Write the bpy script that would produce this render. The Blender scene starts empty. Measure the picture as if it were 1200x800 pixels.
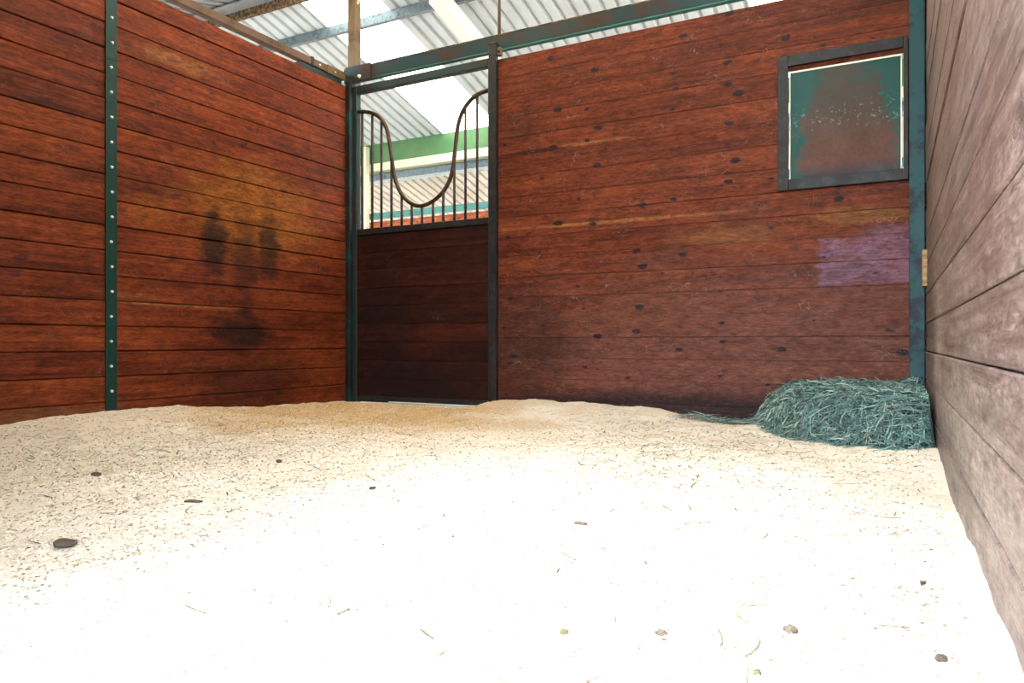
import bpy, bmesh, math, random
from mathutils import Vector, Matrix, noise as mnoise

R = math.radians
scene = bpy.context.scene
COL = scene.collection
rng = random.Random(7)

# ------------------------------------------------------------------ camera, light, exposure
YAW = 28.34
F_PX, HOR, CAM_Z = 862.0, 402.0, 0.43
cam_d = bpy.data.cameras.new('camera')
cam_d.sensor_fit = 'HORIZONTAL'; cam_d.sensor_width = 36.0
cam_d.lens = F_PX / 1200 * 36
cam_d.shift_y = (HOR - 400) / 1200
cam_d.clip_start = 0.02
cam = bpy.data.objects.new('camera', cam_d); COL.objects.link(cam)
cam.location = (0, 0, CAM_Z); cam.rotation_euler = (R(90), 0, R(YAW))
scene.camera = cam

world = bpy.data.worlds.new('sky'); scene.world = world
world.use_nodes = True
bg = world.node_tree.nodes['Background']
bg.inputs['Color'].default_value = (0.78, 0.89, 1.0, 1)
bg.inputs['Strength'].default_value = 7.0

sun_d = bpy.data.lights.new('sun', 'SUN')
sun_d.energy = 4.0; sun_d.angle = R(18); sun_d.color = (1.0, 0.96, 0.90)
sun = bpy.data.objects.new('sun', sun_d); COL.objects.link(sun)
sun.rotation_euler = (R(90 - 50), 0, R(10))       # from behind the camera, through the open doorway

vs = scene.view_settings
vs.view_transform = 'Standard'; vs.look = 'None'; vs.gamma = 1.0; vs.exposure = 1.35
vs.use_curve_mapping = False

# ------------------------------------------------------------------ pixel -> place helpers
CS, SN = math.cos(R(YAW)), math.sin(R(YAW))
def ray(px, py):
    la = (px - 600) / F_PX; up = (HOR - py) / F_PX
    return Vector((la * CS - SN, la * SN + CS, up))
def on_y(px, py, Y):
    d = ray(px, py); t = Y / d.y
    return Vector((d.x * t, Y, CAM_Z + d.z * t))
def on_z(px, py, z):
    d = ray(px, py); t = (z - CAM_Z) / d.z
    return Vector((d.x * t, d.y * t, z))

# ------------------------------------------------------------------ materials
class NT:
    def __init__(s, name):
        s.m = bpy.data.materials.new(name); s.m.use_nodes = True
        s.t = s.m.node_tree; s.b = s.t.nodes['Principled BSDF']; s.out = s.t.nodes['Material Output']
        s.b.inputs['Roughness'].default_value = 0.6
    def n(s, typ, **kw):
        nd = s.t.nodes.new(typ)
        for k, v in kw.items(): setattr(nd, k, v)
        return nd
    def put(s, sock, v):
        if hasattr(v, 'is_linked') or isinstance(v, bpy.types.NodeSocket): s.t.links.new(v, sock)
        else: sock.default_value = v
    def math(s, op, a, b=0.0, c=None):
        nd = s.n('ShaderNodeMath', operation=op)
        s.put(nd.inputs[0], a); s.put(nd.inputs[1], b)
        if c is not None: s.put(nd.inputs[2], c)
        return nd.outputs[0]
    def xyz(s, x, y, z):
        nd = s.n('ShaderNodeCombineXYZ')
        for i, v in enumerate((x, y, z)): s.put(nd.inputs[i], v)
        return nd.outputs[0]
    def noise(s, vec, scale=1.0, detail=4.0, rough=0.55, dist=0.0):
        nd = s.n('ShaderNodeTexNoise')
        s.put(nd.inputs['Vector'], vec); nd.inputs['Scale'].default_value = scale
        nd.inputs['Detail'].default_value = detail; nd.inputs['Roughness'].default_value = rough
        nd.inputs['Distortion'].default_value = dist
        return nd.outputs[0]
    def remap(s, v, a, b, c=0.0, d=1.0):
        nd = s.n('ShaderNodeMapRange'); nd.clamp = True
        s.put(nd.inputs[0], v)
        for i, q in enumerate((a, b, c, d)): s.put(nd.inputs[i + 1], q)
        return nd.outputs[0]
    def ramp(s, f, stops):
        nd = s.n('ShaderNodeValToRGB'); s.put(nd.inputs[0], f)
        el = nd.color_ramp.elements
        while len(el) < len(stops): el.new(0.5)
        for e, (p, c) in zip(el, stops): e.position = p; e.color = (*c, 1)
        return nd.outputs[0]
    def mix(s, f, a, b, mode='MIX'):
        nd = s.n('ShaderNodeMix', data_type='RGBA', blend_type=mode)
        s.put(nd.inputs[0], f)
        for i, v in ((6, a), (7, b)):
            s.put(nd.inputs[i], (*v, 1) if isinstance(v, tuple) and len(v) == 3 else v)
        return nd.outputs[2]
    def pos(s):
        g = s.n('ShaderNodeNewGeometry'); sp = s.n('ShaderNodeSeparateXYZ')
        s.t.links.new(g.outputs['Position'], sp.inputs[0])
        return g.outputs['Position'], sp.outputs
    def rnd(s): return s.n('ShaderNodeObjectInfo').outputs['Random']
    def island(s): return s.n('ShaderNodeNewGeometry').outputs['Random Per Island']
    def bump(s, h, strength=0.3, dist=0.01):
        nd = s.n('ShaderNodeBump'); s.put(nd.inputs['Height'], h)
        nd.inputs['Strength'].default_value = strength; nd.inputs['Distance'].default_value = dist
        s.t.links.new(nd.outputs[0], s.b.inputs['Normal'])
    def color(s, c): s.put(s.b.inputs['Base Color'], (*c, 1) if isinstance(c, tuple) and len(c) == 3 else c)

def wood(name, axis, dark, mid, light, stains=(), rough=0.6, knots=0.5, scuff=0.25, scuff_col=(0.20, 0.14, 0.11), spec=0.14, scuff_lo=0.60):
    t = NT(name); P, xyz = t.pos(); u = xyz[0] if axis == 'X' else xyz[1]; z = xyz[2]; r = t.rnd()
    off = t.math('MULTIPLY', r, 53.0)
    gv = t.xyz(t.math('MULTIPLY_ADD', u, 1.6, off), t.math('MULTIPLY', z, 42.0), off)
    g = t.noise(gv, 1.0, 7.0, 0.62, 0.4)
    big = t.noise(t.xyz(t.math('MULTIPLY_ADD', u, 1.1, off), t.math('MULTIPLY', z, 3.5), off), 1.0, 3.0, 0.55)
    f = t.math('ADD', t.math('MULTIPLY', g, 0.6), t.math('MULTIPLY', big, 0.4))
    f = t.math('ADD', f, t.remap(r, 0, 1, -0.04, 0.04))
    c = t.ramp(f, [(0.33, dark), (0.5, mid), (0.69, light)])
    for (u0, z0, ru, rz, col, st, amp) in stains:
        du, dz = t.math('DIVIDE', t.math('SUBTRACT', u, u0), ru), t.math('DIVIDE', t.math('SUBTRACT', z, z0), rz)
        if amp < 0:      # wear that stops at the edges of whole boards
            nz = t.noise(t.xyz(t.math('MULTIPLY', u, 5.0), t.math('MULTIPLY', z, 30.0), u0), 1.0, 6.0, 0.7)
            mo_ = t.noise(t.xyz(t.math('MULTIPLY', u, 8.0), t.math('MULTIPLY', z, 18.0), 2.0), 1.0, 6.0, 0.7)
            bx = t.math('MAXIMUM', t.math('ADD', t.math('ABSOLUTE', du), t.math('MULTIPLY', t.math('SUBTRACT', nz, 0.5), 0.8)), t.math('ABSOLUTE', dz))
            c = t.mix(t.math('MULTIPLY', t.remap(bx, 1.02, 0.86, 0.0, st), t.remap(mo_, 0.32, 0.62, 0.25, 1.0)), c, col)
            continue
        d = t.n('ShaderNodeVectorMath', operation='LENGTH')
        t.put(d.inputs[0], t.xyz(du, dz, 0.0))
        nz = t.noise(t.xyz(t.math('MULTIPLY', u, 6.0), t.math('MULTIPLY', z, 16.0), u0 * 7.3), 1.0, 7.0, 0.7)
        d2 = t.math('ADD', d.outputs['Value'], t.math('MULTIPLY', t.math('SUBTRACT', nz, 0.5), amp))
        c = t.mix(t.remap(d2, 1.05, 0.45, 0.0, st), c, col)
    if knots:
        v = t.n('ShaderNodeTexVoronoi'); v.voronoi_dimensions = '2D'
        v.inputs['Scale'].default_value = 1.0
        t.put(v.inputs['Vector'], t.xyz(t.math('MULTIPLY', u, 3.6), t.math('MULTIPLY', z, 6.5), 0.0))
        sp = t.n('ShaderNodeSeparateColor'); t.put(sp.inputs[0], v.outputs['Color'])
        rad = t.remap(sp.outputs[0], 0.22, 1.0, 0.0, 0.12)
        wob = t.noise(t.xyz(t.math('MULTIPLY', u, 30.0), t.math('MULTIPLY', z, 60.0), 0.0), 1.0, 5.0, 0.7)
        dd = t.math('ADD', v.outputs['Distance'], t.math('MULTIPLY', t.math('SUBTRACT', wob, 0.5), 0.20))
        k = t.remap(t.math('SUBTRACT', rad, dd), -0.015, 0.02)
        c = t.mix(t.math('MULTIPLY', k, knots), c, (0.009, 0.006, 0.012))
    mo = t.noise(t.xyz(t.math('MULTIPLY', u, 9.0), t.math('MULTIPLY', z, 24.0), off), 1.0, 8.0, 0.7, 0.6)
    c = t.mix(1.0, c, t.ramp(mo, [(0.30, (0.50, 0.46, 0.44)), (0.50, (1.0, 1.0, 1.0)), (0.68, (1.42, 1.45, 1.40))]), 'MULTIPLY')
    hf = t.noise(t.xyz(t.math('MULTIPLY', u, 26.0), t.math('MULTIPLY', z, 130.0), off), 1.0, 6.0, 0.75, 0.3)
    c = t.mix(1.0, c, t.ramp(hf, [(0.36, (0.58, 0.55, 0.54)), (0.50, (1.0, 1.0, 1.0)), (0.64, (1.40, 1.42, 1.38))]), 'MULTIPLY')
    # fine scratches: thin contour lines of a warped noise, only in rubbed patches
    sc = t.noise(t.xyz(t.math('MULTIPLY', u, 7.0), t.math('MULTIPLY', z, 8.0), 5.5), 1.0, 2.0, 0.5, 2.5)
    ln = t.remap(t.math('ABSOLUTE', t.math('SUBTRACT', sc, 0.5)), 0.010, 0.003)
    pm = t.noise(t.xyz(t.math('MULTIPLY', u, 5.0), t.math('MULTIPLY', z, 6.0), 12.0), 1.0, 4.0, 0.7)
    c = t.mix(t.math('MULTIPLY', t.math('MULTIPLY', ln, t.remap(pm, 0.52, 0.66)), min(1.0, scuff * 1.1)), c, scuff_col)
    fk = t.noise(t.xyz(t.math('MULTIPLY', u, 55.0), t.math('MULTIPLY', z, 80.0), 1.7), 1.0, 6.0, 0.8)
    c = t.mix(t.remap(fk, 0.63, 0.72, 0.0, scuff), c, scuff_col)
    s1 = t.noise(t.xyz(t.math('MULTIPLY', u, 17.0), t.math('MULTIPLY', z, 60.0), 3.1), 1.0, 8.0, 0.75, 1.2)
    s2 = t.noise(t.xyz(t.math('MULTIPLY', u, 2.2), t.math('MULTIPLY', z, 3.0), 9.1), 1.0, 3.0)
    sm = t.math('MULTIPLY', t.remap(s1, scuff_lo, 0.78), t.remap(s2, 0.35, 0.65))
    c = t.mix(t.math('MULTIPLY', sm, scuff), c, scuff_col)
    t.color(c)
    t.put(t.b.inputs['Roughness'], t.remap(g, 0.3, 0.7, rough - 0.08, rough + 0.14))
    t.b.inputs['Specular IOR Level'].default_value = spec
    t.bump(g, 0.35, 0.004)
    return t.m

def paint(name, col, rust=(0.10, 0.035, 0.015), lo=0.55, hi=0.65, scale=7.0, rough=0.45, dirt=None, metal=0.0):
    t = NT(name); P, xyz = t.pos()
    a = t.noise(P, scale, 7.0, 0.65)
    c = t.mix(t.remap(a, lo, hi), col, rust)
    if dirt:
        b = t.noise(P, scale * 2.7, 5.0, 0.6)
        c = t.mix(t.remap(b, 0.48, 0.66, 0, dirt[1]), c, dirt[0])
    t.color(c); t.b.inputs['Metallic'].default_value = metal; t.b.inputs['Specular IOR Level'].default_value = 0.25
    t.put(t.b.inputs['Roughness'], t.remap(a, 0.3, 0.7, rough - 0.08, rough + 0.2))
    t.bump(a, 0.15, 0.003)
    return t.m

RD, RM, RL = (0.044, 0.0070, 0.0027), (0.110, 0.0190, 0.0053), (0.190, 0.041, 0.0095)
BLK = (0.007, 0.004, 0.0035); ORG = (0.190, 0.060, 0.008); TAN = (0.20, 0.095, 0.03)
M = {}
M['wood_left'] = wood('stained_plank_side', 'Y', RD, RM, RL, [
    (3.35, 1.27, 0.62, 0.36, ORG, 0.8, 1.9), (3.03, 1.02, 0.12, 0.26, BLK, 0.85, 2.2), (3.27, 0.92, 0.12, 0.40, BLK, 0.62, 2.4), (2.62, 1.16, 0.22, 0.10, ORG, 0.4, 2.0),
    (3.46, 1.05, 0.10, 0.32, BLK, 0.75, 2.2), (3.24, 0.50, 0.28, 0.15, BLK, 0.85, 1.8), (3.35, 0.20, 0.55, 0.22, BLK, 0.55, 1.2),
    (2.80, 2.03, 0.34, 0.05, TAN, 0.4, 2.6), (2.55, 1.30, 0.5, 0.10, BLK, 0.30, 1.6), (2.0, 0.08, 0.6, 0.05, (0.13, 0.06, 0.025), 0.5, 1.6),
    (2.75, 0.645, 0.5, 0.010, TAN, 0.6, 1.6), (2.5, 0.69, 0.2, 0.02, TAN, 0.35, 2.2)],
    knots=0.45, scuff=0.35)
M['wood_back'] = wood('stained_plank_far', 'X', (0.042, 0.0076, 0.0034), (0.099, 0.0195, 0.0072), (0.155, 0.036, 0.012), [
    (-0.9, 0.35, 1.9, 0.65, (0.115, 0.048, 0.038), 0.6, 1.6), (-0.19, 0.861, 0.245, 0.1313, (0.16, 0.088, 0.145), 0.72, -1), (-0.10, 1.01, 0.13, 0.045, (0.15, 0.08, 0.12), 0.5, 1.2), (-0.9, 1.04, 0.42, 0.075, (0.16, 0.065, 0.022), 0.45, 1.6), (-0.25, 1.10, 0.30, 0.06, (0.17, 0.07, 0.02), 0.6, 1.3),
    (-1.55, 1.172, 0.95, 0.013, (0.22, 0.095, 0.03), 0.65, 0.9), (-1.75, 1.672, 0.28, 0.012, (0.22, 0.085, 0.03), 0.7, 1.0), (-2.1, 1.665, 0.3, 0.016, BLK, 0.8, 1.2),
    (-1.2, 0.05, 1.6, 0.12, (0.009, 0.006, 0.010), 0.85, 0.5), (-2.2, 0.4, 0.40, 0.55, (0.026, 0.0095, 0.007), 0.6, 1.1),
    (-2.2, 1.85, 0.2, 0.12, BLK, 0.35, 1.2), (-1.35, 0.60, 0.45, 0.22, (0.105, 0.034, 0.020), 0.5, 1.4)],
    knots=0.9, scuff=0.8, scuff_lo=0.56)
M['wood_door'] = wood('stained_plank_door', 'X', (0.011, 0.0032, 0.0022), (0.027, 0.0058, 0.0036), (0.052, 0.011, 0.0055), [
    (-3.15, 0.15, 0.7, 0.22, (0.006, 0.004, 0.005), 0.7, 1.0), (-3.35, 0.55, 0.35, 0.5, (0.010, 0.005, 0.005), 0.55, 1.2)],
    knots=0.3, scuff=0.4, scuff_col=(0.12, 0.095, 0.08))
M['wood_right'] = wood('dusty_plank_side', 'Y', (0.075, 0.046, 0.041), (0.140, 0.092, 0.084), (0.205, 0.150, 0.138), [
    (2.2, 0.15, 1.1, 0.22, (0.30, 0.25, 0.225), 0.6, 1.9), (3.2, 0.45, 0.35, 0.30, (0.30, 0.25, 0.235), 0.5, 2.2), (2.7, 0.10, 1.2, 0.10, (0.06, 0.04, 0.04), 0.6, 1.6), (1.6, 0.75, 0.4, 0.25, (0.13, 0.07, 0.06), 0.6, 1.8), (3.9, 0.9, 0.6, 1.0, (0.085, 0.055, 0.040), 0.7, 1.0), (2.0, 1.3, 1.6, 0.35, (0.15, 0.085, 0.065), 0.5, 1.6)],
    rough=0.45, knots=0.25, scuff=0.7, scuff_col=(0.34, 0.28, 0.25), spec=0.35, scuff_lo=0.48)
M['wood_aisle'] = wood('aisle_plank', 'X', RD, (0.22, 0.05, 0.02), (0.34, 0.09, 0.03), knots=0.4)
M['wood_pale'] = wood('pale_block', 'X', (0.20, 0.12, 0.06), (0.34, 0.23, 0.12), (0.48, 0.34, 0.2), knots=0)
M['teal'] = paint('teal_paint', (0.005, 0.035, 0.034), (0.010, 0.009, 0.010), 0.36, 0.52, 6.0)
M['strip'] = paint('green_strip_paint', (0.003, 0.026, 0.020), (0.02, 0.016, 0.012), 0.62, 0.75, 14.0)
M['beam'] = paint('beam_paint', (0.005, 0.022, 0.026), (0.028, 0.011, 0.007), 0.49, 0.60, 4.0)
M['flange'] = paint('teal_flange_lit', (0.020, 0.115, 0.10), (0.012, 0.03, 0.03), 0.55, 0.66, 4.0)  # paler than the web: bounced light on the underside put into the colour
M['frame'] = paint('worn_black_frame', (0.011, 0.012, 0.014), (0.020, 0.012, 0.009), 0.50, 0.62, 9.0, dirt=((0.035, 0.035, 0.036), 0.5))
M['door_inner'] = paint('pale_teal_frame', (0.012, 0.028, 0.026), (0.03, 0.016, 0.012), 0.52, 0.64, 9.0)
M['post_right'] = paint('teal_post_worn', (0.006, 0.048, 0.052), (0.012, 0.012, 0.020), 0.50, 0.58, 8.0, dirt=((0.012, 0.034, 0.056), 0.5))
M['brown_tube'] = paint('brown_tube', (0.085, 0.043, 0.022), (0.045, 0.022, 0.012), 0.5, 0.65, 8.0)
M['yoke'] = paint('yoke_steel', (0.055, 0.032, 0.020), (0.02, 0.012, 0.01), 0.5, 0.62, 20.0, rough=0.35, metal=0.3)
M['bar'] = paint('bar_steel', (0.035, 0.022, 0.016), (0.012, 0.008, 0.008), 0.5, 0.62, 20.0, rough=0.4)
M['bolt'] = paint('zinc_bolt', (0.62, 0.66, 0.62), (0.35, 0.30, 0.24), 0.62, 0.75, 30.0, rough=0.35)
M['tan_tube'] = paint('tan_tube', (0.095, 0.058, 0.027), (0.045, 0.022, 0.012), 0.52, 0.66, 6.0)
M['galv'] = paint('galvanised', (0.12, 0.155, 0.18), (0.06, 0.07, 0.08), 0.5, 0.66, 22.0, rough=0.4, metal=0.4)
M['rusty'] = paint('rusty_steel', (0.15, 0.085, 0.035), (0.028, 0.018, 0.012), 0.42, 0.54, 26.0, rough=0.7)
M['grey_sheet'] = paint('grey_flashing', (0.16, 0.17, 0.18), (0.10, 0.10, 0.10), 0.55, 0.7, 5.0)
M['white_steel'] = paint('white_steel', (0.80, 0.77, 0.68), (0.6, 0.52, 0.4), 0.6, 0.75, 6.0)
M['cream'] = paint('cream_trim', (0.52, 0.49, 0.33), (0.40, 0.36, 0.24), 0.55, 0.75, 3.0)
M['green_beam'] = paint('green_beam_paint', (0.045, 0.125, 0.050), (0.085, 0.15, 0.06), 0.45, 0.65, 2.0)
M['teal_pale'] = paint('pale_teal_rail', (0.045, 0.15, 0.13), (0.025, 0.09, 0.08), 0.5, 0.7, 3.0)
M['roof'] = paint('white_roof_sheet', (0.52, 0.56, 0.58), (0.45, 0.48, 0.50), 0.45, 0.65, 1.3, rough=0.5)
M['lean_roof'] = paint('beige_roof_sheet', (0.55, 0.52, 0.44), (0.47, 0.43, 0.36), 0.45, 0.65, 1.3, rough=0.5)
M['concrete'] = paint('concrete_floor', (0.36, 0.34, 0.31), (0.28, 0.26, 0.23), 0.45, 0.65, 1.5, rough=0.85)
M['sand'] = paint('paddock_sand', (0.42, 0.36, 0.27), (0.36, 0.30, 0.22), 0.45, 0.65, 0.7, rough=0.95)

def mk_skylight(name, ct):
    t = NT(name)
    a = t.n('ShaderNodeBsdfTranslucent'); a.inputs[0].default_value = (*ct, 1)
    d = t.n('ShaderNodeBsdfDiffuse'); d.inputs[0].default_value = (0.8, 0.77, 0.66, 1)
    mx = t.n('ShaderNodeMixShader'); mx.inputs[0].default_value = 0.25
    t.t.links.new(a.outputs[0], mx.inputs[1]); t.t.links.new(d.outputs[0], mx.inputs[2])
    t.t.links.new(mx.outputs[0], t.out.inputs[0])
    return t.m
M['skylight'] = mk_skylight('translucent_skylight', (0.86, 0.80, 0.66)); M['added_warm_panel'] = mk_skylight('added_warm_skylight', (0.90, 0.62, 0.30))  # the second is only for the added warm panel

def mk_hatch():
    t = NT('hatch_panel_paint'); P, xyz = t.pos()
    n1 = t.noise(P, 6.0, 7.0, 0.65); n2 = t.noise(P, 45.0, 6.0, 0.7)
    dx = t.math('ABSOLUTE', t.math('SUBTRACT', xyz[0], -0.285))
    # teal survives along the left, right and top margins; the horse's chin has worn the middle to bare rust
    m = t.math('ADD', t.remap(dx, 0.14, 0.30), t.remap(xyz[2], 1.50, 1.92, 0.0, 0.72))
    m = t.math('ADD', m, t.math('MULTIPLY', t.math('SUBTRACT', n1, 0.5), 1.6))
    m = t.math('ADD', m, t.math('MULTIPLY', t.math('SUBTRACT', n2, 0.5), 1.4))
    rust = t.mix(t.remap(t.math('ADD', xyz[2], t.math('MULTIPLY', n1, 0.3)), 1.50, 1.85), (0.105, 0.026, 0.010), (0.048, 0.031, 0.020))
    rust = t.mix(t.remap(xyz[2], 1.40, 1.33), rust, (0.030, 0.018, 0.024))
    rust = t.mix(t.remap(n2, 0.42, 0.62, 0.0, 0.45), rust, (0.022, 0.016, 0.014))
    c = t.mix(t.remap(m, 0.42, 0.72), rust, (0.006, 0.055, 0.048))
    w = t.math('MULTIPLY', t.remap(n2, 0.56, 0.66), t.remap(t.math('ABSOLUTE', t.math('SUBTRACT', xyz[2], 1.63)), 0.10, 0.02))
    c = t.mix(t.math('MULTIPLY', w, 0.8), c, (0.15, 0.21, 0.20))
    t.b.inputs['Specular IOR Level'].default_value = 0.22
    t.color(c); t.put(t.b.inputs['Roughness'], t.remap(n1, 0.3, 0.7, 0.35, 0.6)); t.bump(n2, 0.2, 0.002)
    return t.m
M['hatch'] = mk_hatch()

def mk_sawdust():
    t = NT('sawdust'); P, xyz = t.pos()
    a = t.noise(P, 2.2, 4.0); b = t.noise(P, 190.0, 3.0, 0.7); c1 = t.noise(P, 55.0, 5.0, 0.7)
    f = t.math('ADD', t.math('MULTIPLY', a, 0.5), t.math('MULTIPLY', c1, 0.5))
    c = t.ramp(f, [(0.34, (0.53, 0.44, 0.355)), (0.52, (0.63, 0.555, 0.475)), (0.66, (0.70, 0.64, 0.56))])
    # warm light near the stall door, painted in as a brown tint
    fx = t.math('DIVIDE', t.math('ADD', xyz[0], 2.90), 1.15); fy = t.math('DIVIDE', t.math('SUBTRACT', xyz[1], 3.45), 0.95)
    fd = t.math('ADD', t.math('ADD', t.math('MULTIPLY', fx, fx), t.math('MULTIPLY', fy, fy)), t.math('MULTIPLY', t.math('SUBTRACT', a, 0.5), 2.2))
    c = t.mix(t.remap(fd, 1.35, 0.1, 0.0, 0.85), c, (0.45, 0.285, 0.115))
    c = t.mix(t.remap(b, 0.62, 0.75, 0, 0.35), c, (0.30, 0.20, 0.11))
    t.color(c); t.b.inputs['Roughness'].default_value = 0.95; t.b.inputs['Specular IOR Level'].default_value = 0.1
    t.bump(t.math('ADD', b, t.math('MULTIPLY', c1, 1.5)), 0.6, 0.006)
    return t.m
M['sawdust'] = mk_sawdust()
def mk_island(name, stops, rough=0.8, spec=0.2):
    t = NT(name); t.color(t.ramp(t.island(), stops)); t.b.inputs['Roughness'].default_value = rough
    t.b.inputs['Specular IOR Level'].default_value = spec
    return t.m
M['shaving'] = mk_island('wood_shaving', [(0.0, (0.15, 0.11, 0.075)), (0.14, (0.30, 0.23, 0.155)), (0.35, (0.56, 0.47, 0.37)), (0.8, (0.72, 0.65, 0.55)), (1.0, (0.80, 0.75, 0.64))])
M['hay'] = mk_island('hay_blade', [(0.0, (0.035, 0.065, 0.060)), (0.3, (0.075, 0.145, 0.135)), (0.7, (0.15, 0.265, 0.245)), (0.92, (0.30, 0.40, 0.36)), (1.0, (0.30, 0.24, 0.17))], 0.6, 0.2)
M['hay_core'] = paint('hay_core', (0.018, 0.045, 0.035), (0.03, 0.03, 0.025), 0.5, 0.65, 30.0, rough=0.9)
M['straw'] = mk_island('loose_straw', [(0.0, (0.05, 0.035, 0.022)), (0.4, (0.10, 0.08, 0.05)), (0.7, (0.10, 0.15, 0.11)), (1.0, (0.26, 0.20, 0.12))])
M['clump'] = paint('dry_clump', (0.10, 0.085, 0.062), (0.05, 0.042, 0.03), 0.45, 0.6, 60.0, rough=0.9)
M['clump_green'] = paint('olive_clump', (0.12, 0.12, 0.06), (0.07, 0.065, 0.035), 0.45, 0.6, 60.0, rough=0.9)
M['clump_dark'] = paint('dark_chip', (0.055, 0.042, 0.032), (0.10, 0.08, 0.06), 0.5, 0.65, 60.0, rough=0.8)

# ------------------------------------------------------------------ mesh helpers
def link(o, parent=None):
    COL.objects.link(o)
    if parent is not None: o.parent = parent
    return o
def mesh_obj(name, me, mat, parent=None):
    if mat and not me.materials: me.materials.append(M[mat])
    return link(bpy.data.objects.new(name, me), parent)
def tag(o, label=None, cat=None, group=None, kind=None):
    for k, v in (('label', label), ('category', cat), ('group', group), ('kind', kind)):
        if v: o[k] = v
    return o
def empty(name, loc=(0, 0, 0)):
    o = bpy.data.objects.new(name, None); o.location = loc; o.empty_display_size = 0.1
    return link(o)
def bm_box(bm, lo, hi, bevel=0.0, seg=1):
    r = bmesh.ops.create_cube(bm, size=1.0)
    vsx = r['verts']
    for v in vsx:
        v.co = Vector([lo[i] + (v.co[i] + 0.5) * (hi[i] - lo[i]) for i in range(3)])
    if bevel:
        es = list({e for v in vsx for e in v.link_edges})
        bmesh.ops.bevel(bm, geom=es, offset=bevel, segments=seg, affect='EDGES', profile=0.6)
def to_mesh(bm, name, smooth=False):
    bmesh.ops.recalc_face_normals(bm, faces=bm.faces)
    me = bpy.data.meshes.new(name); bm.to_mesh(me); bm.free()
    if smooth:
        for p in me.polygons: p.use_smooth = True
    return me
def box(name, lo, hi, mat, parent=None, bevel=0.004):
    """world-space box; its own origin sits at the bottom centre (relative to the parent's location)"""
    base = Vector(((lo[0] + hi[0]) / 2, (lo[1] + hi[1]) / 2, lo[2]))
    bm = bmesh.new()
    bm_box(bm, Vector(lo) - base, Vector(hi) - base, bevel)
    o = mesh_obj(name, to_mesh(bm, name), mat, parent)
    o.location = base - (parent.location if parent is not None else Vector())
    return o
def tube(name, pts, r, mat, parent=None, sides=10, closed=False):
    """swept tube through world points"""
    pts = [Vector(p) for p in pts]
    off = parent.location if parent is not None else Vector()
    base = pts[0].copy()
    bm = bmesh.new(); rings = []
    up = Vector((0, 1, 0)) if all(abs(p.y - pts[0].y) < 1e-4 for p in pts) else Vector((0, 0, 1))
    for i, p in enumerate(pts):
        d = (pts[min(i + 1, len(pts) - 1)] - pts[max(i - 1, 0)]).normalized()
        a = up if abs(d.dot(up)) < 0.95 else Vector((1, 0, 0))
        s = d.cross(a).normalized(); t = s.cross(d).normalized()
        rings.append([bm.verts.new(p - base + s * (r * math.cos(k * 2 * math.pi / sides)) + t * (r * math.sin(k * 2 * math.pi / sides))) for k in range(sides)])
    for a, b in zip(rings, rings[1:]):
        for k in range(sides):
            bm.faces.new((a[k], a[(k + 1) % sides], b[(k + 1) % sides], b[k]))
    bm.faces.new(rings[0]); bm.faces.new(list(reversed(rings[-1])))
    o = mesh_obj(name, to_mesh(bm, name, True), mat, parent); o.location = base - off
    return o
def spline(pts, n=6):
    out = []
    P = [pts[0]] + list(pts) + [pts[-1]]
    for i in range(1, len(P) - 2):
        p0, p1, p2, p3 = (Vector(q) for q in P[i - 1:i + 3])
        for k in range(n):
            t = k / n
            out.append(0.5 * ((2 * p1) + (p2 - p0) * t + (2 * p0 - 5 * p1 + 4 * p2 - p3) * t * t + (3 * p1 - p0 - 3 * p2 + p3) * t ** 3))
    out.append(Vector(P[-2]))
    return out
def bolt_mesh(r, h):
    bm = bmesh.new()
    bmesh.ops.create_cone(bm, cap_ends=True, segments=8, radius1=r, radius2=r * 0.65, depth=h)
    bmesh.ops.rotate(bm, verts=bm.verts, matrix=Matrix.Rotation(R(90), 3, 'X'))   # head faces -Y
    return to_mesh(bm, 'bolt', True)

PITCH = 0.1313
_pl = {}
def plank_mesh(L, h, gap, mat):
    cc = 0.0035 if gap >= 0.003 else 0.0012
    """shiplap board: length along +X, face towards -Y, height along +Z"""
    key = (round(L, 4), round(h, 4), gap, mat)
    if key in _pl: return _pl[key]
    c = cc
    prof = [(0, c), (c, 0), (.020, 0), (.020, .012), (.038, .012), (.038, h + .009), (.0202, h + .009), (.0202, h - gap), (c, h - gap), (0, h - gap - c)]
    bm = bmesh.new()
    a = [bm.verts.new((0, d, z)) for d, z in prof]; b = [bm.verts.new((L, d, z)) for d, z in prof]
    n = len(prof)
    for i in range(n): bm.faces.new((a[i], a[(i + 1) % n], b[(i + 1) % n], b[i]))
    bm.faces.new(a); bm.faces.new(list(reversed(b)))
    me = to_mesh(bm, 'plank'); me.materials.append(M[mat]); _pl[key] = me
    return me
def plank(parent, p0, rotz, L, h, mat, gap=0.003, jit=0.0015):
    o = link(bpy.data.objects.new('plank', plank_mesh(L, h, gap, mat)), parent)
    o.location = Vector(p0) - parent.location + Vector((0, 0, rng.uniform(-0.0008, 0.0008)))
    q = rng.uniform(-jit, jit)
    o.location += Matrix.Rotation(rotz, 3, 'Z') @ Vector((0, q, 0))
    o.rotation_euler = (0, 0, rotz)
    return o
def struct(name, loc=(0, 0, 0), label=None):
    o = empty(name, loc); o['kind'] = 'structure'
    if label: o['label'] = label
    return o

XL, YB, YN = -3.667, 4.236, 0.40        # left wall face, far wall face, doorway wall
TOPB, TOPL = 2.305, 2.332

# ------------------------------------------------------------------ ground, floor
g = box('ground', (-40, -40, -0.40), (30, 45, -0.10), 'sand', bevel=0); tag(g, 'pale sand paddock ground outside the barn', 'ground', kind='structure')
fl = box('floor', (-14.4, 0.0, -0.10), (4.8, 13.0, -0.035), 'concrete', bevel=0); tag(fl, 'concrete floor under the bedding and along the aisle', 'floor', kind='structure')

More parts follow.
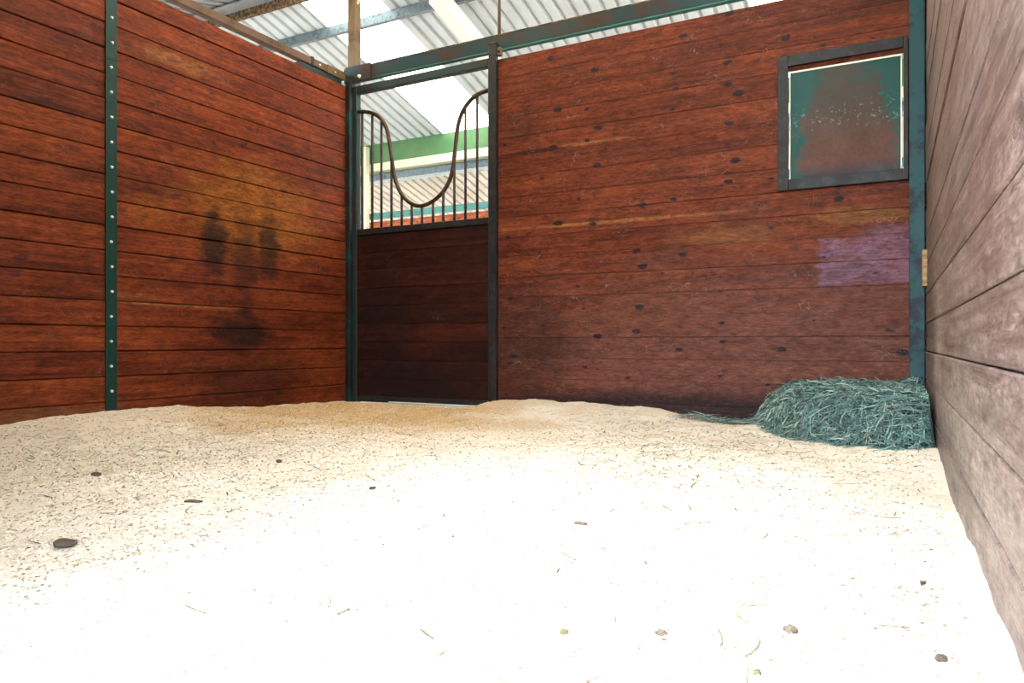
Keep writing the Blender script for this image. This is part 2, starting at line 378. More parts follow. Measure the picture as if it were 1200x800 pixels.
# ------------------------------------------------------------------ stall walls
wl = struct('wall_left', (XL, 0.3, 0), 'red-brown plank wall with dark gaps and worn orange patch')
zs = [-0.02] + [0.127 + PITCH * k for k in range(0, 17)]
for z0, z1 in zip(zs, zs[1:] + [TOPL]):
    if z1 - z0 < 0.03: continue
    plank(wl, (XL, 0.3, z0), R(90), 2.385 - 0.3, z1 - z0, 'wood_left', 0.005, 0.003)
    plank(wl, (XL, 2.387, z0 + rng.uniform(-.003, .003)), R(90), YB - 2.387 + 0.012, z1 - z0, 'wood_left', 0.005, 0.003)

wb = struct('wall_back', (-2.41, YB, 0), 'dark red plank wall with black knots facing the bedding')
zb = [2.174 - PITCH * k for k in range(16, -1, -1)]
zb = [-0.02] + [z for z in zb if z > 0.02]
XR = 0.125
HX0, HX1 = -0.600, -0.010
for i, (z0, z1) in enumerate(zip(zb, zb[1:] + [TOPB])):
    h = z1 - z0
    if z0 > 1.24 and z1 < 1.95:
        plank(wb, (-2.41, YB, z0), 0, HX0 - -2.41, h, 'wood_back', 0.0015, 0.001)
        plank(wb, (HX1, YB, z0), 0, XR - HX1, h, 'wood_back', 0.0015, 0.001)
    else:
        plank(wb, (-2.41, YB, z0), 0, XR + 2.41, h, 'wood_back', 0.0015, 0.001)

# right wall: stands one degree off square
ANG_R = math.atan2(0.133 - 0.076, 4.236 - 1.16)
wr = struct('wall_right', (0.076, YB - 0.003, 0), 'dusty pale brown plank wall running along the right side')
LR = YB - 0.003 - 0.25
zr = [-0.03 + 0.1400 * k for k in range(0, 18)]
for z0 in zr:
    plank(wr, (0.076, YB - 0.003, z0), R(-90) + ANG_R, LR, 0.14, 'wood_right', 0.003, 0.003)

wn = struct('wall_near', (XL, YN, 0), 'plank wall with open doorway behind the viewpoint')
for k in range(18):
    z0 = -0.02 + PITCH * k
    if z0 < 2.25: plank(wn, (-1.14, YN, z0), R(180), 2.52, PITCH, 'wood_back')
for k in range(3):
    plank(wn, (0.16, YN, 2.345 + PITCH * k), R(180), 3.82, PITCH, 'wood_back')

# ------------------------------------------------------------------ left wall: bolted strip, top rail
st = empty('cover_strip', (XL + 0.006, 2.383, 0.02)); tag(st, 'dark green metal strip with silver bolts covering the left wall plank joint', 'metal strip')
box('strip_plate', (XL + 0.003, 2.352, 0.02), (XL + 0.011, 2.414, TOPL + 0.02), 'strip', st, 0.001)
box('strip_joint', (XL + 0.011, 2.352, 1.905), (XL + 0.0135, 2.414, 1.925), 'strip', st, 0.0006)
bmz = bolt_mesh(0.0085, 0.008)
for k in range(18):
    z = 1.088 + 0.1297 * (k - 8)
    if z < 0.09 or z > 2.36: continue
    o = mesh_obj('bolt', bmz, 'bolt', st)
    o.location = Vector((XL + 0.0145, 2.383 + rng.uniform(-.003, .003), z)) - st.location
    o.rotation_euler = (0, 0, R(90))

tr = empty('top_rail', (XL - 0.03, 4.2, 2.375)); tag(tr, 'brown square steel tube running above the left plank wall', 'rail')
box('tube', (XL - 0.060, 0.3, 2.378), (XL - 0.008, 4.22, 2.430), 'brown_tube', tr, 0.003)
box('clamp', (XL - 0.064, 3.86, 2.372), (XL - 0.004, 3.885, 2.436), 'frame', tr, 0.001)
box('sleeve', (XL - 0.063, 4.02, 2.374), (XL - 0.005, 4.2, 2.433), 'tan_tube', tr, 0.001)
o = box('bracket', (XL - 0.07, 3.76, 2.334), (XL - 0.015, 4.18, 2.371), 'beam', tr, 0.002)
for y in (3.94, 4.10):
    o = mesh_obj('bolt', bmz, 'bolt', tr); o.location = Vector((XL - 0.003, y, 2.40)) - tr.location; o.rotation_euler = (0, 0, R(90))

# ------------------------------------------------------------------ far wall steel: posts, header beam
hb = empty('header_beam', (-1.7, 4.275, 2.37)); tag(hb, 'dark teal rust-edged steel beam spanning above door and plank wall', 'beam')
box('web', (-3.72, 4.246, 2.376), (1.2, 4.262, 2.468), 'beam', hb, 0.002)
box('top_flange', (-3.72, 4.246, 2.4685), (1.2, 4.312, 2.476), 'rusty', hb, 0.001)
box('bottom_flange', (-3.72, 4.246, 2.366), (1.2, 4.284, 2.3755), 'flange', hb, 0.001)
box('sleeve', (-3.70, 4.238, 2.362), (-3.46, 4.2455, 2.482), 'beam', hb, 0.001)
o = mesh_obj('bolt', bolt_mesh(0.014, 0.02), 'bolt', hb); o.location = Vector((-3.56, 4.232, 2.395)) - hb.location

cp = empty('door_post', (-3.646, 4.2, 0)); tag(cp, 'dark teal steel door post in the far left corner', 'post', 'door posts')
box('tube', (-3.667, 4.200, -0.03), (-3.625, 4.236, 2.362), 'teal', cp, 0.002)
box('stop_plate', (-3.667, 4.237, -0.03), (-3.655, 4.30, 2.362), 'beam', cp, 0.001)

dp = empty('door_post', (-2.412, 4.2, 0)); tag(dp, 'dark worn steel door post between door and far plank wall', 'post', 'door posts')
box('tube', (-2.440, 4.196, -0.03), (-2.385, 4.2325, 2.398), 'frame', dp, 0.003)
box('cap', (-2.442, 4.194, 2.3985), (-2.383, 4.2345, 2.408), 'rusty', dp, 0.002)
box('latch_block', (-2.384, 4.205, 2.318), (-2.352, 4.236, 2.372), 'tan_tube', dp, 0.003)
o = mesh_obj('bolt', bolt_mesh(0.010, 0.016), 'frame', dp); o.location = Vector((-2.368, 4.198, 2.345)) - dp.location

rp = empty('corner_post', (0.036, 4.2, 0)); tag(rp, 'blue-green painted steel post in the right corner behind the hay', 'post')
box('tube', (0.002, 4.190, -0.03), (0.071, 4.2335, 2.362), 'post_right', rp, 0.003)

wbk = box('wood_block', (0.058, 4.05, 0.0), (0.079, 4.16, 0.175), 'wood_pale', None, 0.002); wbk.location.z = 0.705
tag(wbk, 'small pale wooden block fixed to the right wall beside the corner post', 'wood block')

# ------------------------------------------------------------------ stall door with yoke
YD0, YD1 = 4.250, 4.300
DX0, DX1 = -3.648, -2.430
d1 = struct('door_1', ((DX0 + DX1) / 2, 4.275, 0), 'dark stall door with curved yoke bar and vertical bars over planks')
iD = 0.046
box('left_stile', (DX0, YD0, 0.0), (DX0 + iD, YD1, 2.334), 'door_inner', d1, 0.003)
box('right_stile', (DX1 - iD, YD0, 0.0), (DX1, YD1, 2.334), 'door_inner', d1, 0.003)
box('top_rail', (DX0 + iD, YD0, 2.280), (DX1 - iD, YD1, 2.334), 'door_inner', d1, 0.003)
box('middle_rail', (DX0 + iD, YD0, 1.228), (DX1 - iD, YD1, 1.272), 'frame', d1, 0.003)
box('bottom_rail', (DX0 + iD, YD0, 0.0), (DX1 - iD, YD1, 0.045), 'frame', d1, 0.003)
box('bottom_edge', (DX0 + 0.35, YD0 - 0.012, 0.004), (DX1 - iD, YD0 - 0.0005, 0.010), 'bolt', d1, 0.001)
hh = (1.228 - 0.0455) / 9
for k in range(9):
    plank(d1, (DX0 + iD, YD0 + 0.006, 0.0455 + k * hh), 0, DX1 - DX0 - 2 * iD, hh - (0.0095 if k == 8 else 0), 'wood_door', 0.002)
YC = 4.275
cpx = [(417, 132), (427.5, 131), (437.5, 133), (446, 139), (452.5, 149), (456, 165), (459, 185), (461.5, 202.5), (465.5, 217.5), (473, 231), (484, 239.5), (495, 241),
       (507.5, 235.5), (519, 225), (527, 211), (531, 195), (532.5, 182.5), (535, 160), (537.5, 144), (542, 131), (550, 119), (560, 110.5), (572.5, 105.5)]
cw = [on_y(x, y, YC) for x, y in cpx]
cw[0].x = DX0 + iD - 0.002; cw[-1].x = DX1 - iD + 0.002
yk = spline(cw, 4)
tube('yoke_bar', yk, 0.0145, 'yoke', d1, 12)
for cx in (138, 185, 228, 275, 323, 370, 418, 470, 518, 570, 622, 677):
    X = on_y(390 + cx / 4, 250, YC).x
    # height of the yoke above this bar: lowest crossing for the middle bars, the only one elsewhere
    zc = min((abs(p.x - X), p.z) for p in yk)[1]
    tube('bar', [(X, YC, 1.270), (X, YC, zc)], 0.0095, 'bar', d1, 8)

# ------------------------------------------------------------------ feed hatch in the far wall
ht = empty('feed_hatch', (-0.31, YB, 1.255)); tag(ht, 'square feed hatch with worn teal and rust panel in dark metal frame', 'hatch')
fy0, fy1 = YB - 0.022, YB - 0.004
box('frame_side', (-0.628, fy0, 1.258), (-0.574, fy1, 1.985), 'frame', ht, 0.002)
box('frame_side', (-0.024, fy0, 1.258), (-0.002, fy1, 1.985), 'frame', ht, 0.002)
box('frame_top', (-0.5735, fy0, 1.928), (-0.0245, fy1, 1.985), 'frame', ht, 0.002)
box('frame_bottom', (-0.5735, fy0, 1.258), (-0.0245, fy1, 1.316), 'frame', ht, 0.002)
box('panel', (-0.570, YB + 0.006, 1.296), (-0.033, YB + 0.012, 1.900), 'hatch', ht, 0.001)
box('slit_light_strip', (-0.570, YB + 0.004, 1.896), (-0.030, YB + 0.0058, 1.906), 'white_steel', ht, 0.0005)  # white strips stand in for light through the gaps round the panel
box('slit_light_strip', (-0.036, YB + 0.004, 1.31), (-0.031, YB + 0.0058, 1.8955), 'white_steel', ht, 0.0005)
box('slit_light_strip', (-0.570, YB + 0.004, 1.31), (-0.566, YB + 0.0058, 1.8955), 'white_steel', ht, 0.0005)

# ------------------------------------------------------------------ roof
SL = 0.262; YE = 9.10; ZE = 3.50; YR = 5.95; ZR = ZE + SL * (YE - YR); YF = -0.10
def roof_z(y): return ZR - SL * abs(y - YR)
ce = struct('ceiling', (-5, YR, ZR), 'white corrugated metal roof with clear skylight panels on steel purlins')
SW = 0.92; NRIB = 6
def sheet_mesh(width, y0, z0, y1, z1, nrib, mat, hgt=0.034):
    p = width / nrib; prof = []
    for k in range(nrib):
        a = k * p
        prof += [(a, 0), (a + p * .62, 0), (a + p * .72, hgt), (a + p * .90, hgt)]
    prof.append((width, 0))
    bm = bmesh.new()
    A = [bm.verts.new((x, y0, z0 + z)) for x, z in prof]; B = [bm.verts.new((x, y1, z1 + z)) for x, z in prof]
    for i in range(len(prof) - 1): bm.faces.new((A[i], A[i + 1], B[i + 1], B[i]))
    me = bpy.data.meshes.new('sheet'); bm.to_mesh(me); bm.free(); me.materials.append(M[mat])
    return me
near_cut = [(0.0, 0.75, 'roof_sheet', 'grey_sheet'), (0.75, 3.95, 'skylight_panel', 'added_warm_panel'), (3.95, YR - YF, 'roof_sheet', 'grey_sheet')]  # middle piece: unseen skylight added for its warm light
far_s = {m: sheet_mesh(SW, 0, 0, YE - YR + 0.05, -SL * (YE - YR + 0.05), NRIB, m) for m in ('roof', 'skylight')}
near_s = {m: sheet_mesh(SW, 0, 0, YF - YR, -SL * (YR - YF), NRIB, m) for m in ('roof', 'skylight', 'grey_sheet')}
for k in range(-9, 12):
    x = -6.03 + SW * k
    sky = (k % 5 == 0)
    if k == 3:      # unseen panel added to warm the far left wall and floor
        for a, b, nm, m in near_cut:
            o = link(bpy.data.objects.new(nm, sheet_mesh(SW, -a, -SL * a, -b, -SL * b, NRIB, m)), ce); o.location = Vector((x, YR, ZR)) - ce.location
    for tab, far in ((far_s, True), (near_s, False)):
        if k == 3 and not far: continue
        nm = 'skylight_panel' if sky else 'roof_sheet'
        me = tab['skylight' if sky else ('roof' if far else 'grey_sheet')]
        o = link(bpy.data.objects.new(nm, me), ce); o.location = Vector((x, YR, ZR)) - ce.location
XA, XB = -14.3, 4.4
def slope_box(name, y, drop, w, h, mat, par=ce):
    z = roof_z(y) - drop
    return box(name, (XA, y - w / 2, z - h), (XB, y + w / 2, z), mat, par, 0.002)
slope_box('purlin', 6.60, 0.012, 0.055, 0.11, 'galv')
slope_box('ridge_angle', 6.03, 0.012, 0.06, 0.10, 'rusty')
slope_box('ridge_flashing', 5.90, 0.03, 0.16, 0.02, 'grey_sheet')
for y in (4.6, 3.2, 1.8, 0.4): slope_box('purlin', y, 0.012, 0.055, 0.11, 'galv')
def rafter(x, w, mat, y0=YR + 0.35, y1=YE - 0.1, dep=0.16, top=0.125):
    bm = bmesh.new(); vv = []
    for y in (y0, y1):
        z = roof_z(y) - top
        vv.append([bm.verts.new((x - w / 2, y, z - dep)), bm.verts.new((x + w / 2, y, z - dep)), bm.verts.new((x + w / 2, y, z)), bm.verts.new((x - w / 2, y, z))])
    a, b = vv
    for i in range(4): bm.faces.new((a[i], a[(i + 1) % 4], b[(i + 1) % 4], b[i]))
    bm.faces.new(a); bm.faces.new(b)
    bmesh.ops.translate(bm, verts=bm.verts, vec=-ce.location)
    return mesh_obj('rafter', to_mesh(bm, 'rafter'), mat, ce)
rafter(-4.30, 0.15, 'white_steel')
rafter(-10.3, 0.15, 'white_steel'); rafter(1.7, 0.15, 'white_steel')

# column, hanger rod, conduit above the far left corner
col_ = box('steel_column', (-3.745, 4.318, -0.03), (-3.675, 4.388, roof_z(4.35) - 0.02), 'tan_tube', None, 0.003)
tag(col_, 'tan square steel column rising to the roof behind the corner', 'column')
P0 = on_y(588.5, 38, 4.33)
hr = tube('hanger_rod', [(P0.x, 4.29, 2.476), (P0.x, 4.29, roof_z(4.29) - 0.01)], 0.011, 'tan_tube', None, 8)
tag(hr, 'thin vertical hanger rod rising from the header beam to the roof', 'rod')
cpts = [on_y(x, y, 4.35) for x, y in ((362, -22), (374, -4), (380, 4), (388, 6), (396, 3), (401, 0))]
cd = tube('conduit', spline(cpts, 5), 0.009, 'white_steel', None, 8); tag(cd, 'pale bent conduit loop joining the steel column below the roof', 'conduit')
bpts = [on_y(x, y, 4.35) for x, y in ((411, 17), (414, 10), (420, 2), (430, -8))]
br = tube('brace_tube', spline(bpts, 5), 0.012, 'cream', None, 8); tag(br, 'short curved cream brace tube on the right side of the column', 'brace')

# ------------------------------------------------------------------ far side of the aisle
gb = empty('green_lintel', (-6, YE, 3.0)); tag(gb, 'green painted lintel with cream trim across the far side of the aisle', 'lintel')
box('board', (-13.5, YE - 0.06, 3.215), (3.5, YE + 0.06, 3.515), 'green_beam', gb, 0.004)
box('trim', (-13.5, YE - 0.07, 3.095), (3.5, YE + 0.07, 3.2145), 'cream', gb, 0.004)
box('gutter', (-13.5, YE + 0.075, 2.985), (3.5, YE + 0.30, 3.088), 'galv', gb, 0.004)
ap = empty('aisle_post', (-7.42, YE - 0.13, -0.035)); tag(ap, 'cream post standing across the aisle at the lintel', 'post')
box('shaft', (-7.47, YE - 0.17, -0.035), (-7.38, YE - 0.08, 3.47), 'cream', ap, 0.004)
lr = struct('ceiling_far', (-5, YE + 0.08, 3.152), 'beige corrugated lean-to roof seen through the door opening')
ls = sheet_mesh(SW, 0, 0, 4.0, -0.262 * 4.0, NRIB, 'lean_roof', 0.036)
for k in range(-9, 12):
    o = link(bpy.data.objects.new('roof_sheet', ls), lr); o.location = Vector((-6.2 + SW * k, YE + 0.08, 3.152)) - lr.location
fr = box('aisle_header', (-13.5, YE - 0.04, 2.36), (3.5, YE + 0.04, 2.452), 'teal_pale', None, 0.003)
tag(fr, 'pale teal steel rail above the planks across the aisle', 'rail')
wa = struct('wall_aisle', (-13, YE, 0), 'red plank stall front across the aisle')
for k in range(18):
    plank(wa, (-13, YE, -0.045 + PITCH * k), 0, 16.4, PITCH, 'wood_aisle')

# ------------------------------------------------------------------ bedding
def lerp_tab(tab, q):
    if q <= tab[0][0]: return tab[0][1]
    for (a, va), (b, vb) in zip(tab, tab[1:]):
        if q <= b:
            s = (q - a) / (b - a); s = s * s * (3 - 2 * s)
            return va + (vb - va) * s
    return tab[-1][1]
T_LEFT = [(0.4, .045), (1.85, .050), (2.15, .072), (2.40, .084), (2.74, .076), (3.1, .040), (3.36, .022), (3.8, .006), (4.24, .0)]
T_BACK = [(-3.67, .0), (-2.52, -.004), (-2.42, .03), (-2.33, .060), (-2.05, .060), (-1.69, .058), (-1.45, .048), (-1.25, .040), (-1.05, .015), (-0.9, .005), (-0.4, .02), (0.1, .03)]
T_RIGHT = [(0.4, .0), (2.6, .0), (3.2, .025), (4.2, .03)]
def bed_z(x, y):
    dl, db, dr = max(x - XL, 0), max(YB - y, 0), max(0.10 - x, 0)
    w = 0.09 * (mnoise.noise(Vector((x * 2.1, y * 2.1, 3.0))))
    z = lerp_tab(T_LEFT, y + w) * math.exp(-(dl / 0.42) ** 2) + lerp_tab(T_BACK, x + w) * math.exp(-(db / 0.30) ** 2) + lerp_tab(T_RIGHT, y) * math.exp(-(dr / 0.35) ** 2)
    # low mound in front of the door, trampled waves elsewhere
    z += 0.030 * math.exp(-((x + 2.85) / 0.75) ** 2 - ((y - 3.78) / 0.24) ** 2)
    z += 0.016 * math.exp(-((x + 0.15) / 0.5) ** 2 - ((y - 2.75) / 0.16) ** 2) - 0.012 * math.exp(-((x + 0.2) / 0.6) ** 2 - ((y - 2.35) / 0.2) ** 2)
    v = Vector((x, y, 0))
    z += 0.014 * mnoise.noise(v * 1.7) + 0.011 * mnoise.noise(v * 4.3) + 0.0075 * mnoise.noise(v * 11.0) + 0.0035 * mnoise.noise(v * 29.0)
    return z
NX, NY = 250, 250
bx0, bx1, by0, by1 = XL - 0.002, 0.15, 0.42, YB + 0.002
verts = []
for j in range(NY + 1):
    y = by0 + (by1 - by0) * (j / NY) ** 1.15
    for i in range(NX + 1):
        x = bx0 + (bx1 - bx0) * i / NX
        x = min(x, 0.074 + (YB - y) * 0.0185)
        verts.append((x, y, bed_z(x, y)))
faces = [(j * (NX + 1) + i, j * (NX + 1) + i + 1, (j + 1) * (NX + 1) + i + 1, (j + 1) * (NX + 1) + i) for j in range(NY) for i in range(NX)]
me = bpy.data.meshes.new('sawdust'); me.from_pydata(verts, [], faces)
for p in me.polygons: p.use_smooth = True
bed = empty('sawdust_bedding', (-1.8, 2.2, -0.03)); tag(bed, 'pale sawdust bedding spread over the stall floor', 'bedding', kind='stuff')
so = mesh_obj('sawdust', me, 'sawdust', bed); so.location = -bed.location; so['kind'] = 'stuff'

def flakes(n, gen, size, mat, name, parent, curl=0.35, lift=0.001):
    V, Fc = [], []
    for _ in range(n):
        x, y = gen(); z = bed_z(x, y) + lift
        s = rng.uniform(*size); w = s * rng.uniform(0.35, 0.7); a = rng.uniform(0, 6.283)
        ca, sa = math.cos(a), math.sin(a); tx, ty = rng.uniform(-.45, .45), rng.uniform(-.45, .45)
        c = s * curl * rng.random(); b = len(V)
        for (p, q, h) in ((-s, -w, 0), (-s, w, 0), (0, w, c), (0, -w, c), (s, w, 0), (s, -w, 0)):
            V.append((x + p * ca - q * sa, y + p * sa + q * ca, z + h + p * tx + q * ty))
        Fc += [(b, b + 1, b + 2, b + 3), (b + 3, b + 2, b + 4, b + 5)]
    m_ = bpy.data.meshes.new(name); m_.from_pydata(V, [], Fc)
    o = mesh_obj(name, m_, mat, parent); o['kind'] = 'stuff'
    if parent is not None: o.location = -parent.location
    return o
def near_xy():
    # uniform over the bedding, with more flakes kept in the trampled foreground and right half
    while True:
        x, y = rng.uniform(XL + .02, 0.08), rng.uniform(0.5, 4.2)
        if rng.random() < 0.25 + 0.75 * math.exp(-max(0, y - 1.2) / 1.1): return x, y
flakes(70000, near_xy, (0.0018, 0.0048), 'shaving', 'shavings', bed)

def blades(n, gen, length, width, bend, mat, name, seg=4):
    """thin curved grass blades; gen() gives (position, heading, pitch)"""
    V, Fc = [], []
    for _ in range(n):
        p, a, pit = gen(); L = rng.uniform(*length); w = rng.uniform(*width) / 2
        k = rng.uniform(-bend, bend); kz = rng.uniform(-bend, bend) * 0.6
        b = len(V); q = Vector(p); st = L / seg
        roll = rng.uniform(-0.9, 0.9)
        for i in range(seg + 1):
            d = Vector((math.cos(a) * math.cos(pit), math.sin(a) * math.cos(pit), math.sin(pit)))
            s = Vector((-math.sin(a), math.cos(a), 0)) * math.cos(roll) + Vector((0, 0, 1)) * math.sin(roll)
            ww = w * (1.0 if i < seg else 0.35)
            V.append(q + s * ww); V.append(q - s * ww)
            q = q + d * st; a += k * st; pit += kz * st
            pit = max(-1.2, min(1.2, pit))
        for i in range(seg):
            c = b + 2 * i; Fc.append((c, c + 1, c + 3, c + 2))
    m_ = bpy.data.meshes.new(name); m_.from_pydata([tuple(v) for v in V], [], Fc)
    o = mesh_obj(name, m_, mat); o['kind'] = 'stuff'
    return o

# ------------------------------------------------------------------ hay
POLY = [(-.75, 4.17), (-.64, 3.84), (-.46, 3.50), (-.22, 3.27), (-.03, 3.13), (.075, 3.16), (.06, 4.18)]
def poly_dist(x, y):
    """signed distance inside the footprint"""
    ins = False; dm = 9.0; n = len(POLY)
    for i in range(n):
        (x0, y0), (x1, y1) = POLY[i], POLY[(i + 1) % n]
        if (y0 > y) != (y1 > y) and x < (x1 - x0) * (y - y0) / (y1 - y0) + x0: ins = not ins
        ex, ey = x1 - x0, y1 - y0; t = max(0, min(1, ((x - x0) * ex + (y - y0) * ey) / (ex * ex + ey * ey)))
        if i in (5, 6): continue                        # the sides against the walls do not slope
        dm = min(dm, math.hypot(x - x0 - ex * t, y - y0 - ey * t))
    return dm if ins else -dm
def hay_h(x, y):
    d = poly_dist(x, y)
    if d <= 0: return 0.0
    s = min(1.0, d / 0.24)
    top = 0.205 - 0.05 * max(0, (x + 0.25)) + 0.02 * mnoise.noise(Vector((x * 5, y * 5, 1)))
    return top * (1 - (1 - s) ** 2.2)
hp = empty('hay_pile', (-0.3, 3.7, 0.0)); tag(hp, 'heap of blue-green hay against the right corner', 'hay', kind='stuff')
nx, ny = 60, 70; V = []; Fc = []
for j in range(ny + 1):
    for i in range(nx + 1):
        x = -.76 + .84 * i / nx; y = 3.10 + 1.10 * j / ny; h = hay_h(x, y)
        V.append((min(x, 0.066), min(y, 4.18), bed_z(x, y) - 0.02 + max(0, h - 0.012)))
Fc = [(j * (nx + 1) + i, j * (nx + 1) + i + 1, (j + 1) * (nx + 1) + i + 1, (j + 1) * (nx + 1) + i) for j in range(ny) for i in range(nx)]
me = bpy.data.meshes.new('hay_core'); me.from_pydata(V, [], Fc)
o = mesh_obj('hay_core', me, 'hay_core', hp); o.location = -hp.location
def hay_blades(n):
    V, Fc = [], []; seg = 6
    while n:
        x, y = rng.uniform(-.76, .06), rng.uniform(3.12, 4.17)
        h = hay_h(x, y)
        if h <= 0.004 or (poly_dist(x, y) > 0.40 and rng.random() < 0.4): continue
        n -= 1
        e = 0.03; gx, gy = hay_h(x + e, y) - hay_h(x - e, y), hay_h(x, y + e) - hay_h(x, y - e)
        steep = min(1.0, math.hypot(gx, gy) / 0.035)
        a = math.atan2(gx, -gy) + rng.gauss(0, 0.55) if rng.random() < steep * 0.8 else rng.uniform(0, 6.283)
        z0 = bed_z(x, y) - 0.006 + h; follow = rng.choice((0.25, 0.55, 1.0)); k = rng.gauss(0, 6.0); L = rng.uniform(0.05, 0.17); w = rng.uniform(0.0013, 0.0027)
        lift = rng.uniform(-0.014, 0.010); arch = rng.choice((0, 0, 0.006, 0.02)) * rng.random(); tip = rng.gauss(0, 0.012)
        a -= k * L / 2; q = Vector((x, y)) - Vector((math.cos(a + k * L / 4), math.sin(a + k * L / 4))) * (L / 2)
        roll = rng.uniform(-1.2, 1.2); b = len(V)
        for i in range(seg + 1):
            t = i / seg
            xx = min(q.x, 0.068 + (4.2 - q.y) * 0.0185); yy = min(q.y, 4.183)
            zs_ = bed_z(xx, yy) - 0.006 + hay_h(xx, yy)
            zz = max(bed_z(xx, yy) + 0.002, min(zs_ + 0.035, z0 + (zs_ - z0) * follow) + lift + arch * 4 * t * (1 - t) + tip * (t - 0.5) * 2)
            sx = Vector((-math.sin(a) * math.cos(roll), math.cos(a) * math.cos(roll), math.sin(roll))) * (w if 0 < i < seg else w * 0.5)
            p = Vector((xx, yy, zz)); V.append(tuple(p + sx)); V.append(tuple(p - sx))
            q = q + Vector((math.cos(a), math.sin(a))) * (L / seg); a += k * L / seg
        for i in range(seg):
            c = b + 2 * i; Fc.append((c, c + 1, c + 3, c + 2))
    m_ = bpy.data.meshes.new('hay_blades'); m_.from_pydata(V, [], Fc)
    return mesh_obj('hay_blades', m_, 'hay')
o = hay_blades(9500); o['kind'] = 'stuff'
o.parent = hp; o.location = -hp.location

# ------------------------------------------------------------------ loose straw and clumps on the bedding
def straw_gen():
    q = rng.random()
    if q < 0.34:   # trailing away from the hay
        x, y = rng.gauss(-0.75, 0.35), rng.gauss(3.1, 0.55)
    elif q < 0.44:  # swept along the far wall left of the hay
        x, y = rng.uniform(-1.15, -0.65), rng.uniform(3.95, 4.18)
    elif q < 0.64:  # trampled patch by the left wall
        x, y = rng.gauss(-2.55, 0.45), rng.gauss(2.2, 0.45)
    else:
        x, y = rng.uniform(-3.5, 0.05), rng.uniform(0.8, 4.1)
    x = max(-3.62, min(0.05, x)); y = max(0.6, min(4.18, y))
    return (x, y, bed_z(x, y) + 0.004), rng.uniform(0, 6.283), rng.gauss(0, 0.04)
o = blades(2300, straw_gen, (0.015, 0.085), (0.0018, 0.0046), 16.0, 'straw', 'loose_straw', 5)
for v in o.data.vertices:
    v.co.x = max(XL + .005, min(0.085, v.co.x)); v.co.y = min(v.co.y, 4.19); v.co.z = bed_z(v.co.x, v.co.y) + 0.003
tag(o, 'thin loose straw stems scattered over the pale sawdust', 'straw', kind='stuff')
def strip_hay_gen():
    x, y = rng.uniform(-1.12, -0.66), rng.uniform(4.02, 4.17)
    return (x, y, bed_z(x, y) + rng.uniform(0.002, 0.02)), rng.gauss(0, 0.5) + rng.choice((0, math.pi)), rng.gauss(0, 0.1)
o = blades(420, strip_hay_gen, (0.03, 0.09), (0.002, 0.004), 9.0, 'hay', 'hay_wisps', 4)
for v in o.data.vertices:
    v.co.y = min(v.co.y, 4.19); v.co.z = max(v.co.z, bed_z(v.co.x, v.co.y) + 0.003)
tag(o, 'thin wisps of green hay along the far wall left of the heap', 'hay', kind='stuff')

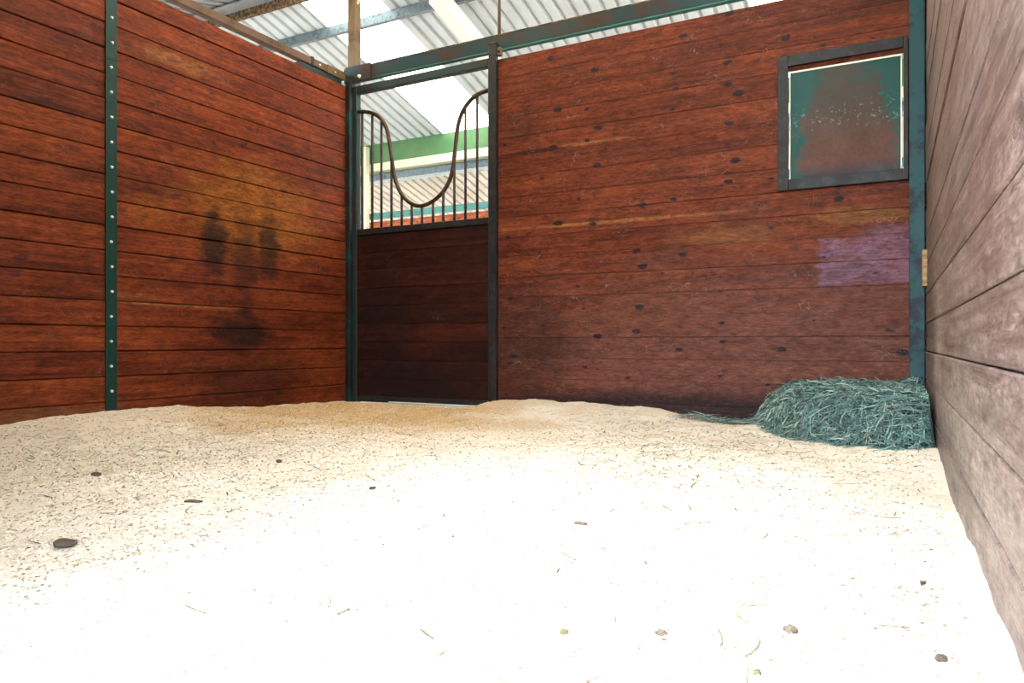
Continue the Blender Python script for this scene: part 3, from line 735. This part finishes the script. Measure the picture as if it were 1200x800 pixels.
def clump(px, py, w, h, mat, name, label, cat, seed, flat=0.6, ang=0.0):
    p = on_z(px, py, 0.0)
    for _ in range(4): p = on_z(px, py, bed_z(p.x, p.y) + h * 0.4)
    bm = bmesh.new(); bmesh.ops.create_icosphere(bm, subdivisions=3, radius=1.0)
    for v in bm.verts:
        n = mnoise.noise(v.co * 1.6 + Vector((seed, 0, 0))); n2 = mnoise.noise(v.co * 4.5 + Vector((0, seed, 0)))
        v.co *= 1 + 0.30 * n + 0.12 * n2
        v.co = Vector((v.co.x * w / 2, v.co.y * w * flat / 2, v.co.z * h / 2))
    o = mesh_obj(name, to_mesh(bm, name, True), mat)
    o.location = (p.x, p.y, bed_z(p.x, p.y) + h * 0.32); o.rotation_euler = (0, 0, ang + R(YAW))
    tag(o, label, cat)
    return o
def chip(px, py, L, w, mat, name, label, cat, ang, curl=0.12):
    p = on_z(px, py, 0.0)
    for _ in range(4): p = on_z(px, py, bed_z(p.x, p.y) + 0.004)
    bm = bmesh.new(); n = 8; top = []; bot = []
    for i in range(n + 1):
        t = i / n; ww = w / 2 * math.sin(math.pi * (0.12 + 0.80 * t)) ** 0.8
        z = curl * L * (t - 0.5) ** 2; x = (t - 0.5) * L; y = 0.06 * L * math.sin(5 * t)
        top.append((bm.verts.new((x, y - ww, z + .003)), bm.verts.new((x, y + ww, z + .004))))
        bot.append((bm.verts.new((x, y - ww, z)), bm.verts.new((x, y + ww, z))))
    for i in range(n):
        bm.faces.new((top[i][0], top[i + 1][0], top[i + 1][1], top[i][1])); bm.faces.new((bot[i][0], bot[i][1], bot[i + 1][1], bot[i + 1][0]))
        for s in (0, 1): bm.faces.new((top[i][s], bot[i][s], bot[i + 1][s], top[i + 1][s]))
    bm.faces.new((*top[0], bot[0][1], bot[0][0])); bm.faces.new((*top[n], bot[n][1], bot[n][0]))
    o = mesh_obj(name, to_mesh(bm, name, True), mat); o.location = (p.x, p.y, bed_z(p.x, p.y) + 0.002 + w * 0.2); o.rotation_euler = (0.5, 0, ang + R(YAW))
    tag(o, label, cat); return o
clump(926, 737, 0.021, 0.014, 'clump', 'dirt_clump', 'round grey-brown clump in the foreground, larger of the two on the right', 'clump', 1.0, 0.8)
clump(1103, 770, 0.017, 0.010, 'clump', 'dirt_clump', 'flat tan clump nearest the foot of the right wall', 'clump', 5.0, 0.7)
clump(661, 739, 0.014, 0.009, 'clump_green', 'dung_crumb', 'olive crumb at the middle of the white foreground', 'crumb', 9.0, 0.8)
clump(775, 741, 0.017, 0.010, 'clump', 'dirt_clump', 'ragged grey clump in the white foreground, left of the round clump', 'clump', 13.0, 0.6)
clump(887, 787, 0.012, 0.008, 'clump_green', 'dung_crumb', 'olive crumb at the bottom edge below the round clump', 'crumb', 17.0, 0.8)
clump(327, 540, 0.022, 0.012, 'clump_dark', 'dark_nub', 'small black nub on the tan sawdust near the left wall', 'crumb', 21.0, 0.7)
chip(76, 639, 0.042, 0.026, 'clump_dark', 'dry_leaf', 'dark curled leaf on the sawdust near the left edge', 'leaf', 0.7)
chip(113, 557, 0.030, 0.016, 'clump_dark', 'bark_chip', 'dark bark chip below the bolted green strip', 'bark chip', 0.1)
chip(227, 586, 0.045, 0.007, 'clump_dark', 'twig', 'thin dark twig on the sawdust right of the bark chip', 'twig', 0.25)
chip(436, 572, 0.030, 0.009, 'clump_dark', 'bark_chip', 'small dark bark chip out from the stall door', 'bark chip', 1.2)
chip(1081, 683, 0.022, 0.005, 'clump_dark', 'twig', 'short brown twig lying near the right wall', 'twig', 0.8)
chip(680, 612, 0.032, 0.006, 'clump', 'straw_stem', 'pale orange straw stem in the middle of the bright floor', 'straw', 0.05)
